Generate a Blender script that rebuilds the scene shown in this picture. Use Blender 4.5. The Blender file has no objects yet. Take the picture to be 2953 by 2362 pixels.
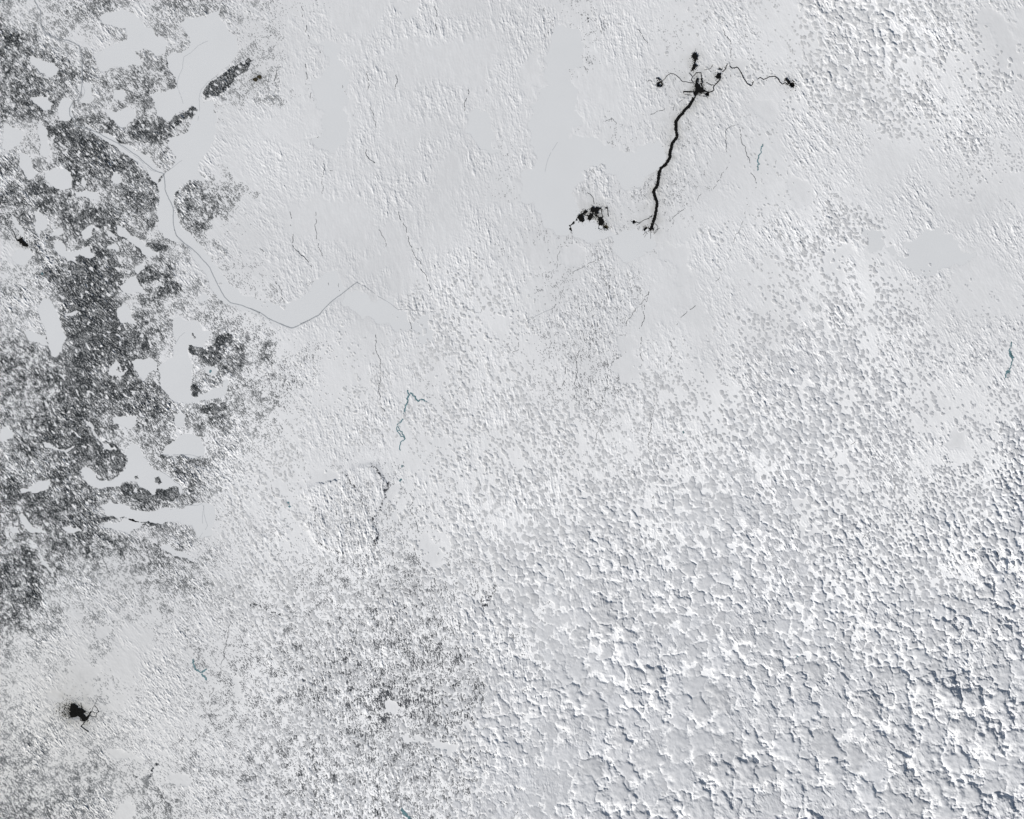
import bpy, math, random
import numpy as np
from mathutils import Vector
from mathutils.geometry import tessellate_polygon

# ------------------------------------------------------------------ camera, sky, sun, exposure
PW, PH = 2953.0, 2362.0            # the mapped area, in survey cells of about 30 m
U = PW / 1024.0                    # survey cells per scene unit
sc = bpy.context.scene
COL = sc.collection
sc.unit_settings.system = 'METRIC'
cam_d = bpy.data.cameras.new('camera')
cam = bpy.data.objects.new('camera', cam_d)
COL.objects.link(cam)
cam.location = (0, 0, 8000)
cam.rotation_euler = (0, 0, 0)
cam_d.sensor_width = 36.0
cam_d.lens = 36.0 * 8000.0 / 1024.0
cam_d.clip_start = 10
cam_d.clip_end = 40000
sc.camera = cam

SUN_AZ = math.radians(222)         # compass bearing the light comes from
SUN_EL = math.radians(27)
w = bpy.data.worlds.new('World'); sc.world = w
w.use_nodes = True
nt = w.node_tree
bg = nt.nodes['Background']
sky = nt.nodes.new('ShaderNodeTexSky')
sky.sky_type = 'NISHITA'
sky.sun_disc = False
sky.sun_elevation = SUN_EL
sky.sun_rotation = SUN_AZ
hsv = nt.nodes.new('ShaderNodeHueSaturation'); hsv.inputs['Saturation'].default_value = 0.85
nt.links.new(sky.outputs['Color'], hsv.inputs['Color'])
nt.links.new(hsv.outputs['Color'], bg.inputs['Color'])
bg.inputs['Strength'].default_value = 0.05
sun_d = bpy.data.lights.new('sun', 'SUN')
sun_d.energy = 4.0
sun_d.angle = math.radians(0.5)
sun_d.color = (1.0, 0.955, 0.90)
sun = bpy.data.objects.new('sun', sun_d)
COL.objects.link(sun)
sdir = Vector((math.sin(SUN_AZ) * math.cos(SUN_EL), math.cos(SUN_AZ) * math.cos(SUN_EL), math.sin(SUN_EL)))
sun.rotation_euler = sdir.to_track_quat('Z', 'Y').to_euler()
sun.location = sdir * 3000
sc.view_settings.view_transform = 'Standard'
sc.view_settings.look = 'None'
sc.view_settings.gamma = 1.0
sc.view_settings.exposure = 0.58

# ------------------------------------------------------------------ helpers
RNG = np.random.default_rng(7)
R = random.Random(11)
STEP = 1.6
MARG = 60.0
GX = np.arange(-MARG, PW + MARG + 0.1, STEP, dtype=np.float32)
GY = np.arange(-MARG, PH + MARG + 0.1, STEP, dtype=np.float32)
NX, NY = len(GX), len(GY)
MX, MY = np.meshgrid(GX, GY)
SHAPE = (NY, NX)
WX = (GX / U - 512.0).astype(np.float32)
WY = (PH / U / 2 - GY / U).astype(np.float32)
FY = np.fft.fftfreq(NY, d=STEP)[:, None].astype(np.float32)
FX = np.fft.rfftfreq(NX, d=STEP)[None, :].astype(np.float32)

def wpt(x, y):
    return (x / U - 512.0, PH / U / 2 - y / U)

def std(a):
    a = a - a.mean()
    return (a / a.std()).astype(np.float32)

def noise(filt, seed):
    r = np.random.default_rng(seed).standard_normal(SHAPE).astype(np.float32)
    return std(np.fft.irfft2(np.fft.rfft2(r) * filt, s=SHAPE))

def iso(lam, seed, hp=2.2):
    k = np.sqrt(FX * FX + FY * FY) * lam
    return noise(np.exp(-0.5 * (k * 1.3) ** 2) * (1 - np.exp(-0.5 * (k * hp) ** 2)), seed)

def fractal(lam0, lam1, seed, beta=1.6):
    """noise with a power law between two wavelengths"""
    k = np.sqrt(FX * FX + FY * FY) + 1e-6
    return noise((k ** -beta) * np.exp(-0.5 * (1 / (k * lam1)) ** 4) * np.exp(-0.5 * (k * lam0) ** 2), seed)

def streak(deg, across, along, seed, beta=0.0):
    """noise with long axis at deg below the horizontal (y grows downwards)"""
    t = math.radians(deg)
    kl = FX * math.cos(t) + FY * math.sin(t)
    ka = -FX * math.sin(t) + FY * math.cos(t)
    e = np.exp(-0.5 * ((ka * across) ** 2 + (kl * along) ** 2))
    k = np.sqrt((ka * across) ** 2 + (kl * along) ** 2)
    return noise(e * (1 - np.exp(-0.5 * (k * 2.0) ** 2)) * (k + 0.15) ** -beta, seed)

def blur(a, sig):
    k2 = FX * FX + FY * FY
    return np.fft.irfft2(np.fft.rfft2(a) * np.exp(-2 * (math.pi * sig) ** 2 * k2), s=SHAPE).astype(np.float32)

def sstep(a, b, x):
    t = np.clip((x - a) / (b - a), 0, 1)
    return t * t * (3 - 2 * t)

def erf_cdf(z):                     # normal CDF, for coverage thresholds
    return (1 / (1 + np.exp(-1.702 * z))).astype(np.float32)

def digits(rows, cell, n=None, pad=0):
    """expand a grid of digits to the raster, bilinear"""
    wmax = max(len(r) for r in rows)
    a = np.array([[int(c) for c in r.ljust(wmax, str(pad))] for r in rows], dtype=np.float32)
    fx = np.clip(GX / cell - 0.5, 0, a.shape[1] - 1.001); fy = np.clip(GY / cell - 0.5, 0, a.shape[0] - 1.001)
    ix = fx.astype(int); iy = fy.astype(int); tx = (fx - ix)[None, :]; ty = (fy - iy)[:, None]
    g = lambda j, i: a[j][:, i]
    return ((g(iy, ix) * (1 - tx) + g(iy, ix + 1) * tx) * (1 - ty) + (g(iy + 1, ix) * (1 - tx) + g(iy + 1, ix + 1) * tx) * ty).astype(np.float32)

def crop(x0, y0, s, pts):
    return [(x0 + x / s, y0 + y / s) for x, y in pts]

def rough(pts, amp=0.18, minlen=4.0, closed=True, seed=1):
    """natural outline: midpoint displacement"""
    rr = random.Random(seed)
    p = list(pts)
    for _ in range(7):
        out = []; n = len(p); m = n if closed else n - 1; did = False
        for i in range(m):
            a, b = p[i], p[(i + 1) % n]
            out.append(a)
            dx, dy = b[0] - a[0], b[1] - a[1]
            L = math.hypot(dx, dy)
            if L > minlen:
                o = rr.uniform(-1, 1) * amp
                out.append(((a[0] + b[0]) / 2 - dy * o, (a[1] + b[1]) / 2 + dx * o)); did = True
        if not closed: out.append(p[-1])
        p = out
        if not did: break
    return p

def bbox_ix(x0, x1, y0, y1):
    i0 = max(0, int((x0 + MARG) / STEP)); i1 = min(NX, int((x1 + MARG) / STEP) + 2)
    j0 = max(0, int((y0 + MARG) / STEP)); j1 = min(NY, int((y1 + MARG) / STEP) + 2)
    return i0, i1, j0, j1

def poly_mask(out, pts, val=1.0, mode='set'):
    P = np.array(pts, dtype=np.float32)
    i0, i1, j0, j1 = bbox_ix(P[:, 0].min(), P[:, 0].max(), P[:, 1].min(), P[:, 1].max())
    if i1 <= i0 or j1 <= j0: return
    X = MX[j0:j1, i0:i1]; Y = MY[j0:j1, i0:i1]
    ins = np.zeros(X.shape, bool)
    n = len(P)
    for k in range(n):
        xa, ya = P[k]; xb, yb = P[(k + 1) % n]
        if ya == yb: continue
        c = (Y < ya) != (Y < yb)
        ins ^= c & (X < (xb - xa) * (Y - ya) / (yb - ya) + xa)
    s = out[j0:j1, i0:i1]
    if mode == 'set': s[ins] = val
    elif mode == 'max': s[ins] = np.maximum(s[ins], val)
    elif mode == 'mul': s[ins] *= val

def line_dist(pts, reach):
    """yields (slices, distance) per segment"""
    for a, b in zip(pts[:-1], pts[1:]):
        i0, i1, j0, j1 = bbox_ix(min(a[0], b[0]) - reach, max(a[0], b[0]) + reach, min(a[1], b[1]) - reach, max(a[1], b[1]) + reach)
        if i1 <= i0 or j1 <= j0: continue
        X = MX[j0:j1, i0:i1]; Y = MY[j0:j1, i0:i1]
        dx, dy = b[0] - a[0], b[1] - a[1]
        L2 = dx * dx + dy * dy + 1e-9
        t = np.clip(((X - a[0]) * dx + (Y - a[1]) * dy) / L2, 0, 1)
        yield (slice(j0, j1), slice(i0, i1)), np.hypot(X - a[0] - t * dx, Y - a[1] - t * dy)

def line_mask(out, pts, wd, val=1.0):
    for s, d in line_dist(pts, wd + 3):
        out[s] = np.maximum(out[s], val * np.clip((wd / 2 + 1 - d) / 2, 0, 1))

# ------------------------------------------------------------------ materials
def mat(name, col, rough_=0.9, spec=0.1, var=0.0, scale=0.5, attr=None, bump=0.0, bscale=1.0, stretch=(1, 1, 1), rot=0.0):
    m = bpy.data.materials.new(name); m.use_nodes = True
    n = m.node_tree; b = n.nodes['Principled BSDF']
    b.inputs['Roughness'].default_value = rough_
    b.inputs['Specular IOR Level'].default_value = spec
    tc = n.nodes.new('ShaderNodeTexCoord')
    mp = n.nodes.new('ShaderNodeMapping')
    mp.inputs['Scale'].default_value = stretch
    mp.inputs['Rotation'].default_value = (0, 0, rot)
    n.links.new(tc.outputs['Object'], mp.inputs['Vector'])
    src = None
    if attr:
        a = n.nodes.new('ShaderNodeAttribute'); a.attribute_name = attr
        src = a.outputs['Color']
    nz = n.nodes.new('ShaderNodeTexNoise')
    nz.inputs['Scale'].default_value = scale; nz.inputs['Detail'].default_value = 6
    n.links.new(mp.outputs['Vector'], nz.inputs['Vector'])
    mr = n.nodes.new('ShaderNodeMapRange')
    mr.inputs['From Min'].default_value = 0.3; mr.inputs['From Max'].default_value = 0.7
    mr.inputs['To Min'].default_value = 1 - var; mr.inputs['To Max'].default_value = 1 + var
    n.links.new(nz.outputs['Fac'], mr.inputs['Value'])
    mx = n.nodes.new('ShaderNodeMix'); mx.data_type = 'RGBA'; mx.blend_type = 'MULTIPLY'
    mx.inputs[0].default_value = 1.0
    if src is None: mx.inputs[6].default_value = (*col, 1)
    else: n.links.new(src, mx.inputs[6])
    n.links.new(mr.outputs['Result'], mx.inputs[7])
    n.links.new(mx.outputs[2], b.inputs['Base Color'])
    if bump:
        nb = n.nodes.new('ShaderNodeTexNoise'); nb.inputs['Scale'].default_value = bscale; nb.inputs['Detail'].default_value = 5
        n.links.new(mp.outputs['Vector'], nb.inputs['Vector'])
        bp = n.nodes.new('ShaderNodeBump'); bp.inputs['Strength'].default_value = 1.0; bp.inputs['Distance'].default_value = bump
        n.links.new(nb.outputs['Fac'], bp.inputs['Height']); n.links.new(bp.outputs['Normal'], b.inputs['Normal'])
    return m

M = dict(
    snow=mat('wind_packed_snow', (.62, .64, .66), attr='tint', var=.012, scale=.35, bump=.02, bscale=.9),
    ice=mat('snowy_lake_ice', (.608, .624, .637), var=.012, scale=.03, bump=.004, bscale=.5),
    forest=mat('spruce_canopy', (.040, .047, .050), attr='tint', var=.25, scale=.6),
    rock=mat('dark_bedrock', (.07, .075, .09), attr='tint', var=.3, scale=.5),
    cloud=mat('cloud_grey', (.62, .64, .68), rough_=1, spec=0, attr='tint', var=.03, scale=.12, bump=.03, bscale=.8),
    black=mat('crushed_black_rock', (.006, .006, .006), var=.5, scale=.8),
    black2=mat('dusty_black_rock', (.020, .020, .018), var=.5, scale=.8),
    brown=mat('brown_pit_rock', (.035, .030, .018), var=.4, scale=.8),
    iceroad=mat('ploughed_ice', (.32, .34, .36), var=.1, scale=.4),
    track=mat('packed_trail', (.38, .40, .42), var=.1, scale=.4),
    teal=mat('open_water', (.11, .20, .225), rough_=.5, spec=.2, var=.35, scale=.4),
    stream=mat('bare_channel', (.09, .095, .10), var=.5, scale=.5),
    tailing=mat('frozen_tailings', (.50, .51, .49), var=.05, scale=.3),
)

# ------------------------------------------------------------------ objects
def tag(o, label=None, cat=None, group=None, kind=None):
    if label: o['label'] = label
    if cat: o['category'] = cat
    if group: o['group'] = group
    if kind: o['kind'] = kind
    return o

def link_mesh(name, verts, faces_flat, nper, material, parent=None, smooth=False, tint=None):
    me = bpy.data.meshes.new(name)
    nv = len(verts); nf = len(faces_flat) // nper
    me.vertices.add(nv); me.vertices.foreach_set('co', np.ascontiguousarray(verts, dtype=np.float32).ravel())
    me.loops.add(nf * nper); me.loops.foreach_set('vertex_index', np.ascontiguousarray(faces_flat, dtype=np.int32))
    me.polygons.add(nf)
    me.polygons.foreach_set('loop_start', np.arange(0, nf * nper, nper, dtype=np.int32))
    try: me.polygons.foreach_set('loop_total', np.full(nf, nper, dtype=np.int32))
    except Exception: pass
    if smooth: me.polygons.foreach_set('use_smooth', np.ones(nf, dtype=bool))
    me.update(calc_edges=True)
    if tint is not None:
        at = me.attributes.new('tint', 'FLOAT_COLOR', 'POINT')
        c = np.ones((nv, 4), dtype=np.float32); c[:, :3] = tint
        at.data.foreach_set('color', c.ravel())
    me.materials.append(material)
    o = bpy.data.objects.new(name, me); COL.objects.link(o)
    if parent: o.parent = parent
    return o

def grid_obj(name, Z, quads, material, tint=None, smooth=True, sl=None):
    """mesh from raster: quads is a bool array of cells (NY-1, NX-1) of the (sub)raster"""
    if sl is None: sl = (slice(0, NY), slice(0, NX))
    js, is_ = sl
    X = WX[is_]; Y = WY[js]; Zs = Z[sl]
    ny, nx = Zs.shape
    q = quads
    jj, ii = np.nonzero(q)
    a = jj * nx + ii
    F = np.stack([a, a + nx, a + nx + 1, a + 1], axis=1)
    used = np.zeros(ny * nx, bool); used[F.ravel()] = True
    idx = np.cumsum(used) - 1
    F = idx[F]
    vi = np.nonzero(used)[0]
    V = np.empty((len(vi), 3), np.float32)
    V[:, 0] = X[vi % nx]; V[:, 1] = Y[vi // nx]; V[:, 2] = Zs.ravel()[vi]
    t = None
    if tint is not None: t = tint[sl].reshape(-1, 3)[vi]
    return link_mesh(name, V, F.ravel(), 4, material, smooth=smooth, tint=t)

def anyq(m): return m[:-1, :-1] | m[1:, :-1] | m[:-1, 1:] | m[1:, 1:]
# ------------------------------------------------------------------ hand survey of the place
S = 2.875
def A0(p): return crop(0, 0, S, p)
LAKES = [A0(p) for p in [
 [(230,460),(300,480),(380,510),(440,520),(490,570),(480,600),(440,640),(400,650),(370,610),(330,600),(290,550),(250,520)],
 [(250,810),(340,800),(400,820),(440,860),(420,910),(360,920),(320,880)],
 [(490,860),(540,800),(600,830),(590,900),(610,960),(580,1000),(540,1010),(490,1000),(480,930)],
 [(640,700),(700,680),(770,700),(760,760),(780,820),(720,860),(650,830),(690,780),(640,740)],
 [(850,920),(900,890),(960,930),(1040,890),(1100,900),(1130,960),(1100,1010),(1060,1020),(1030,1060),(980,1050),(950,1010),(900,960)],
 [(950,740),(1010,740),(1060,790),(1010,850),(940,830)],
 [(700,1000),(760,1060),(860,1110),(960,1150),(1080,1210),(1180,1270),(1260,1330),(1370,1430),(1300,1530),(1230,1440),(1150,1340),(1060,1290),(980,1240),(880,1170),(780,1110),(700,1050)],
 [(1980,300),(1950,480),(1880,560),(1790,640),(1690,740),(1665,800),(1690,850),(1780,840),(1800,960),(1790,1100),(1740,1240),(1650,1350),(1640,1420),(1740,1500),(1600,1490),(1500,1520),(1450,1600),(1440,1680),(1490,1820),(1520,1900),(1620,1980),(1700,2080),(1770,2190),(1850,2280),(1900,2360),(2000,2440),(2160,2490),(2330,2540),(2480,2480),(2600,2330),(2790,2230),(2830,2330),(2860,2400),(2700,2560),(2560,2650),(2420,2730),(2300,2700),(2156,2620),(1990,2580),(1850,2520),(1780,2430),(1720,2300),(1680,2230),(1600,2150),(1560,2050),(1440,2000),(1360,1980),(1310,1900),(1300,1750),(1320,1640),(1300,1530),(1370,1430),(1420,1390),(1460,1300),(1385,1200),(1440,1130),(1560,1090),(1590,990),(1640,910),(1590,870),(1500,920),(1400,1010),(1300,960),(1280,880),(1240,790),(1340,770),(1460,720),(1450,640),(1390,560),(1380,470),(1500,440),(1560,400),(1570,300),(1480,200),(1540,140),(1640,140),(1760,110),(1820,60),(1840,180)],
 [(820,150),(900,100),(1020,60),(1130,120),(1200,220),(1260,230),(1290,300),(1370,320),(1380,420),(1290,470),(1200,400),(1120,430),(1180,540),(1030,570),(920,560),(840,600),(800,540),(760,460),(850,420),(940,360),(1050,330),(1040,230),(940,220),(850,200)],
 [(20,1010),(120,1060),(200,1090),(180,1170),(110,1230),(60,1260),(10,1230)],
 [(330,980),(380,1060),(400,1150),(420,1230),(400,1310),(330,1290),(340,1200),(310,1090)],
 [(170,1260),(230,1280),(270,1350),(290,1420),(330,1440),(230,1500),(200,1440),(160,1340)],
 [(370,1430),(460,1390),(540,1400),(590,1430),(600,1490),(600,1560),(560,1570),(480,1570),(420,1530),(370,1490)],
 [(930,1460),(960,1420),(1000,1450),(1015,1500),(960,1530),(920,1500)],
 [(680,1470),(720,1520),(700,1560),(670,1530)],
 [(540,1570),(640,1590),(800,1590),(830,1650),(720,1640),(640,1640)],
 [(280,1740),(340,1760),(410,1830),(390,1890),(340,1910),(330,1960),(360,2010),(330,1990),(290,1900),(300,1830)],
 [(90,1770),(150,1840),(200,1950),(240,2040),(210,2040),(160,1930),(100,1820)],
 [(410,1940),(470,1900),(525,1890),(510,1950),(440,1960)],
 [(440,1990),(500,1990),(550,2080),(620,2080),(740,2040),(790,2130),(740,2150),(660,2110),(610,2130),(640,2190),(560,2170),(490,2110),(450,2060)],
 [(670,1930),(720,1880),(780,1870),(770,1960),(720,1990),(680,1980)],
 [(880,1930),(900,1910),(970,1960),(970,1980),(900,1970)],
 [(880,2050),(960,2010),(990,2050),(980,2090),(910,2070)],
 [(960,1870),(1080,1950),(1200,2030),(1300,2100),(1290,2130),(1220,2130),(1150,2050),(1060,1990),(970,1930)],
 [(980,2370),(1050,2320),(1110,2290),(1150,2340),(1190,2400),(1180,2440),(1110,2420),(1040,2430)],
 [(1120,2210),(1170,2180),(1200,2230),(1140,2280),(1110,2240)],
 [(370,2460),(430,2500),(470,2580),(500,2660),(530,2760),(555,2800),(520,2860),(470,2960),(420,2950),(400,2850),(380,2760),(330,2640),(310,2560)],
 [(200,2750),(280,2750),(380,2780),(400,2860),(300,2840),(220,2800)],
 [(180,2050),(240,2060),(280,2120),(200,2200),(130,2180),(90,2130)],
 [(970,2560),(1040,2510),(1080,2560),(1090,2640),(1240,2660),(1100,2690),(1000,2680),(970,2620)],
 [(530,2600),(650,2580),(600,2620),(540,2630)],
 [(1440,2640),(1480,2620),(1560,2660),(1640,2660),(1680,2740),(1740,2740),(1800,2720),(1740,2780),(1680,2880),(1650,2880),(1570,2850),(1560,2930),(1600,3020),(1590,3120),(1580,3220),(1600,3300),(1700,3260),(1840,3210),(1880,3130),(1900,3170),(1870,3280),(1760,3310),(1640,3340),(1540,3350),(1420,3320),(1370,3250),(1330,3130),(1300,3060),(1340,3010),(1440,2950),(1460,2840),(1430,2720)],
 [(1090,3000),(1230,2960),(1300,3000),(1320,3070),(1230,3100),(1200,3160),(1150,3130),(1110,3060)],
 [(900,3060),(960,2980),(1000,3020),(960,3080),(1060,3070),(1000,3120),(900,3110)],
 [(1690,3040),(1720,3110),(1790,3110),(1800,3060),(1740,3040)],
 [(1640,2460),(1690,2430),(1740,2450),(1710,2500),(1650,2510)],
 [(0,3560),(60,3540),(120,3590),(100,3640),(30,3660),(0,3660)],
 [(930,3470),(1020,3450),(1130,3450),(1130,3510),(1080,3560),(1010,3530),(940,3520)],
 [(1440,3440),(1540,3440),(1520,3530),(1480,3550),(1440,3500)],
 [(650,3900),(740,3880),(780,3910),(800,3970),(860,3985),(940,3970),(1000,3930),(1060,3840),(1050,3760),(1090,3650),(1160,3700),(1190,3770),(1240,3850),(1320,3900),(1420,3960),(1500,4020),(1530,4080),(1490,4100),(1480,4050),(1300,4050),(1280,4110),(1220,4060),(1120,3990),(1060,3980),(990,4030),(900,4040),(790,4040),(740,4020),(690,3960)],
 [(680,3450),(740,3500),(800,3600),(850,3670),(960,3720),(870,3730),(820,3650),(760,3560)],
 [(1370,3700),(1480,3620),(1600,3600),(1670,3620),(1690,3780),(1640,3790),(1500,3770),(1340,3770)],
 [(810,4200),(900,4160),(1020,4180),(1120,4230),(1230,4240),(1400,4210),(1560,4190),(1660,4170),(1770,4190),(1780,4300),(1750,4450),(1650,4470),(1590,4350),(1480,4320),(1230,4320),(1050,4290),(880,4280),(860,4220)],
 [(790,4350),(900,4330),(1000,4320),(1200,4340),(1100,4400),(960,4400),(860,4370)],
 [(170,4250),(220,4300),(270,4370),(340,4370),(370,4420),(280,4420),(210,4380),(160,4290)],
 [(80,4370),(150,4370),(170,4430),(110,4430)],
 [(160,4060),(230,4050),(320,3980),(420,3970),(400,4050),(280,4090),(180,4090)],
 [(350,3660),(400,3670),(450,3710),(620,3700),(560,3750),(430,3720),(370,3710)],
 [(320,4630),(380,4660),(440,4740),(480,4820),(430,4760),(350,4680)],
 [(510,4370),(620,4380),(680,4400),(560,4410)],
 [(1310,4520),(1400,4510),(1500,4570),(1600,4630),(1620,4660),(1500,4620),(1380,4570)],
]]
SNOWLAKES = [
 [(1600,60),(1660,80),(1660,300),(1640,400),(1750,420),(1850,420),(1900,400),(1930,450),(1860,520),(1700,480),(1650,560),(1640,680),(1560,620),(1500,500),(1530,380),(1570,200)],
 [(880,130),(990,125),(990,180),(1010,220),(1000,350),(1010,380),(1000,420),(870,400),(930,350),(930,220)],
 [(1140,0),(1210,0),(1200,50),(1150,60)],
 [(980,870),(1030,830),(1120,850),(1140,890),(1240,900),(1260,950),(1220,1000),(1180,950),(1080,920)],
 [(1345,330),(1400,320),(1420,380),(1450,450),(1400,430),(1350,360)],
 [(1640,650),(1760,660),(1880,650),(1900,700),(1850,740),(1780,740),(1660,690)],
 [(1900,720),(1980,700),(2000,800),(1940,810)],
 [(1617,715),(1660,700),(1690,745),(1670,770),(1615,768)],
 [(1130,1400),(1170,1400),(1180,1500),(1130,1490),(1120,1440)],
 [(1200,1560),(1270,1570),(1265,1620),(1200,1620)],
 [(840,1390),(900,1372),(960,1360),(980,1372),(920,1390),(850,1400)],
 [(2150,260),(2220,285),(2245,330),(2200,350),(2160,310)],
 [(2480,650),(2530,660),(2600,740),(2650,680),(2750,680),(2820,720),(2760,760),(2700,800),(2620,770),(2500,720)],
 [(2380,720),(2460,700),(2440,800),(2420,830),(2380,790)],
 [(2270,520),(2340,550),(2330,590),(2290,580)],
 [(2840,20),(2900,60),(2930,150),(2880,180),(2870,100)],
 [(1780,1000),(1830,970),(1850,1040),(1845,1095),(1780,1100),(1760,1060)],
 [(230,1940),(250,1915),(290,1920),(285,1950),(250,1965),(230,1950)],
 [(278,1805),(308,1798),(308,1835),(280,1842)],
 [(130,1995),(180,2005),(185,2030),(140,2020)],
 [(310,2165),(345,2160),(385,2170),(370,2185),(325,2182)],
 [(490,2220),(550,2230),(540,2270),(490,2265)],
 [(340,2310),(380,2290),(392,2330),(392,2420),(345,2420)],
 [(680,1950),(700,1950),(705,2010),(675,2010)],
 [(1205,1975),(1250,1968),(1240,1990),(1200,1998)],
 [(1140,2110),(1200,2120),(1230,2135),(1290,2140),(1330,2140),(1320,2165),(1260,2160),(1200,2140)],
 [(1108,2030),(1150,2035),(1165,2050),(1130,2058),(1108,2050)],
 [(1310,2070),(1360,2080),(1390,2100),(1340,2100)],
 [(1480,190),(1560,120),(1580,230),(1500,260)],
 [(2120,170),(2160,165),(2150,210),(2110,200)],
 [(2275,1430),(2320,1420),(2330,1480),(2270,1470)],
 [(2300,1500),(2350,1510),(2340,1560),(2290,1550)],
 [(2740,1240),(2790,1250),(2780,1300),(2730,1290)],
]
# wooded density, 50-cell squares
FOREST = ["302244410343311","431321212311110","663100133133002","555633013310011","565463464541022","465522435100132",
"576245316114100","223764666543000","022578512500000","542566772300000","245274546603310","657553375605440",
"552777636045100","153375735155000","025257443410300","114677753510110","232677614641001","301677624321300",
"121568653303320","433488877400320","643587765100554","656684575113440","454677765314133","444766567623432",
"447685425425532","477677314410221","354576613544210","534655523354100","776655576554100","566666135522100",
"545655223411000","434465543332000","675533234521000","665222122333000","563111111221200","554111111111000",
"322103100000000","211101100000000","111101000000000","200001100000000","110011000000000","221111111000000",
"222111100000000","332112100010000","332234212110000","232333122110000","443432113410000","443332112210000"]
BOOST = [(.80, A0([(1680,770),(1720,700),(1800,640),(1900,570),(1990,520),(2060,480),(2100,500),(2050,590),(1940,680),(1880,740),(1780,800),(1700,840)])),
 (.85, A0([(1400,1020),(1500,940),(1590,880),(1630,905),(1590,970),(1480,1040),(1380,1100),(1250,1160),(1100,1150),(1040,1090),(1150,1080),(1280,1090)])),
 (.90, A0([(390,1040),(600,1030),(620,1090),(520,1100),(700,1120),(760,1180),(600,1180),(470,1120),(400,1110)])),
 (.95, A0([(790,2090),(850,2070),(930,2100),(960,2150),(860,2150),(800,2130)])),
 (.75, A0([(230,1530),(330,1490),(420,1550),(500,1560),(450,1610),(300,1620)])),
 (.80, A0([(1200,2040),(1260,2000),(1390,2030),(1370,2090),(1290,2090)])),
 (.75, A0([(1560,2850),(1640,2860),(1690,2900),(1800,2790),(1900,2760),(1930,2800),(1880,2880),(1820,3000),(1760,3050),(1690,3010),(1590,2940)])),
 (.70, A0([(1580,3200),(1620,3180),(1660,3230),(1640,3290),(1590,3290)])),
 (.70, A0([(1660,3380),(1760,3340),(1880,3330),(1860,3400),(1760,3440),(1660,3430)])),
 (.80, A0([(1280,3960),(1320,3950),(1345,4000),(1320,4020),(1285,4000)])),
 (.85, A0([(1110,3950),(1140,3940),(1150,3970),(1120,3975)])),
 (.85, A0([(1590,2755),(1605,2765),(1625,2805),(1610,2810),(1590,2780)])),
 (.40, A0([(1450,1640),(1500,1560),(1600,1500),(1700,1560),(1840,1600),(1860,1690),(1800,1800),(1700,1900),(1640,1970),(1560,1960),(1480,1880)])),
 (.65, A0([(1320,2380),(1440,2330),(1500,2350),(1550,2440),(1480,2400),(1400,2430),(1320,2450)])),
 (.75, A0([(1130,2220),(1230,2210),(1320,2290),(1320,2340),(1240,2330),(1170,2380),(1130,2330)])),
 (.80, A0([(760,3700),(840,3660),(990,3720),(1050,3780),(1040,3860),(980,3940),(880,3800)])),
 (.70, A0([(1290,4060),(1480,4040),(1490,4110),(1380,4150),(1290,4130)])),
 (.75, A0([(1000,4030),(1120,4020),(1220,4060),(1290,4120),(1240,4180),(1100,4140),(1000,4090)])),
 (.90, A0([(870,4290),(950,4265),(1040,4280),(930,4300),(860,4330),(800,4290)])),
 (.80, A0([(1050,4315),(1180,4330),(1280,4320),(1400,4320),(1300,4345),(1160,4345)])),
 (.65, A0([(1380,4590),(1480,4600),(1560,4660),(1620,4670),(1560,4680),(1460,4630)])),
]
# rock and scrub showing through the snow, 100-cell squares, hundredths of cover
ROCKS = ["000000121000000010010000000000","000000420000000030010100000000","000000101000000000010000000000","000000000000000001021000000000",
"000000000000001001110000000000","000000000000001001120000000000","000000100000000101110000000000","000000210000000112000000000000",
"000000320000000112000000000000","000000531000000122000000000000","000001542000000123000000000000","000002321000100023000000000000",
"000003311010000012000000000000","000000111011000000001000001011","000000120121100000000000001011","111110111232101000000000000112",
"000011222334321000000000000122","000001233334432100100000000223","000012234445442100000000000223","100012354566552110000000001233",
"111112333556642111000010011333","221212344444552111000000112333","332112345444432111000110123333","332213344444432111101111233333"]
CLOUDS = ["000000000000000011111134677411","000000000000000010011234676521","000000000000000000001134566521","000000000000000000011111233431",
"000000000000000000000112111232","000000000000000000000122100111","000000000000000000011124410001","000000000000110000001125510101",
"000000110000333100000234552111","000001120001443100000234543211","000000112223344322334445643422","000000112232334432344566554334",
"000001233132334444455556644434","000001343111223454555666554456","000000242112335556556665555566","000011243333456666667776666667",
"000011255444456677777777666777","000011355554566677877777776778","000011366555577788887777776677","000011255555577788888888888888",
"000011255555577888888888888888","000011245555567888888888888888","000011245555567888888888888888","000011245555567888888888888888"]
CSIZE = ["222222222222222222222224554333","222222222222222222222224554333","222222222222222222222233443333","222222222222222222222223333332",
"222222222222222222222222222222","222222222222222222222222222222","222222222222222222222223322222","222222222222222222222333332222",
"222222222222333222222333332222","222222222222333222223334433322","222222222222333222223345433333","222222222222333333333445443333",
"222222222222333333333444433334","222222222222333333344444433334","222222233333344444455544433345","222222233333344454456644444455",
"222222233333345455566655444466","222222233333345566666655555566","222222233333345567766665555667","222222233333345677777766666777",
"222222233333345677778888888888","222222233333345677888999999998","222222233333345678888999999999","222222233333345678889999999999"]

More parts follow.
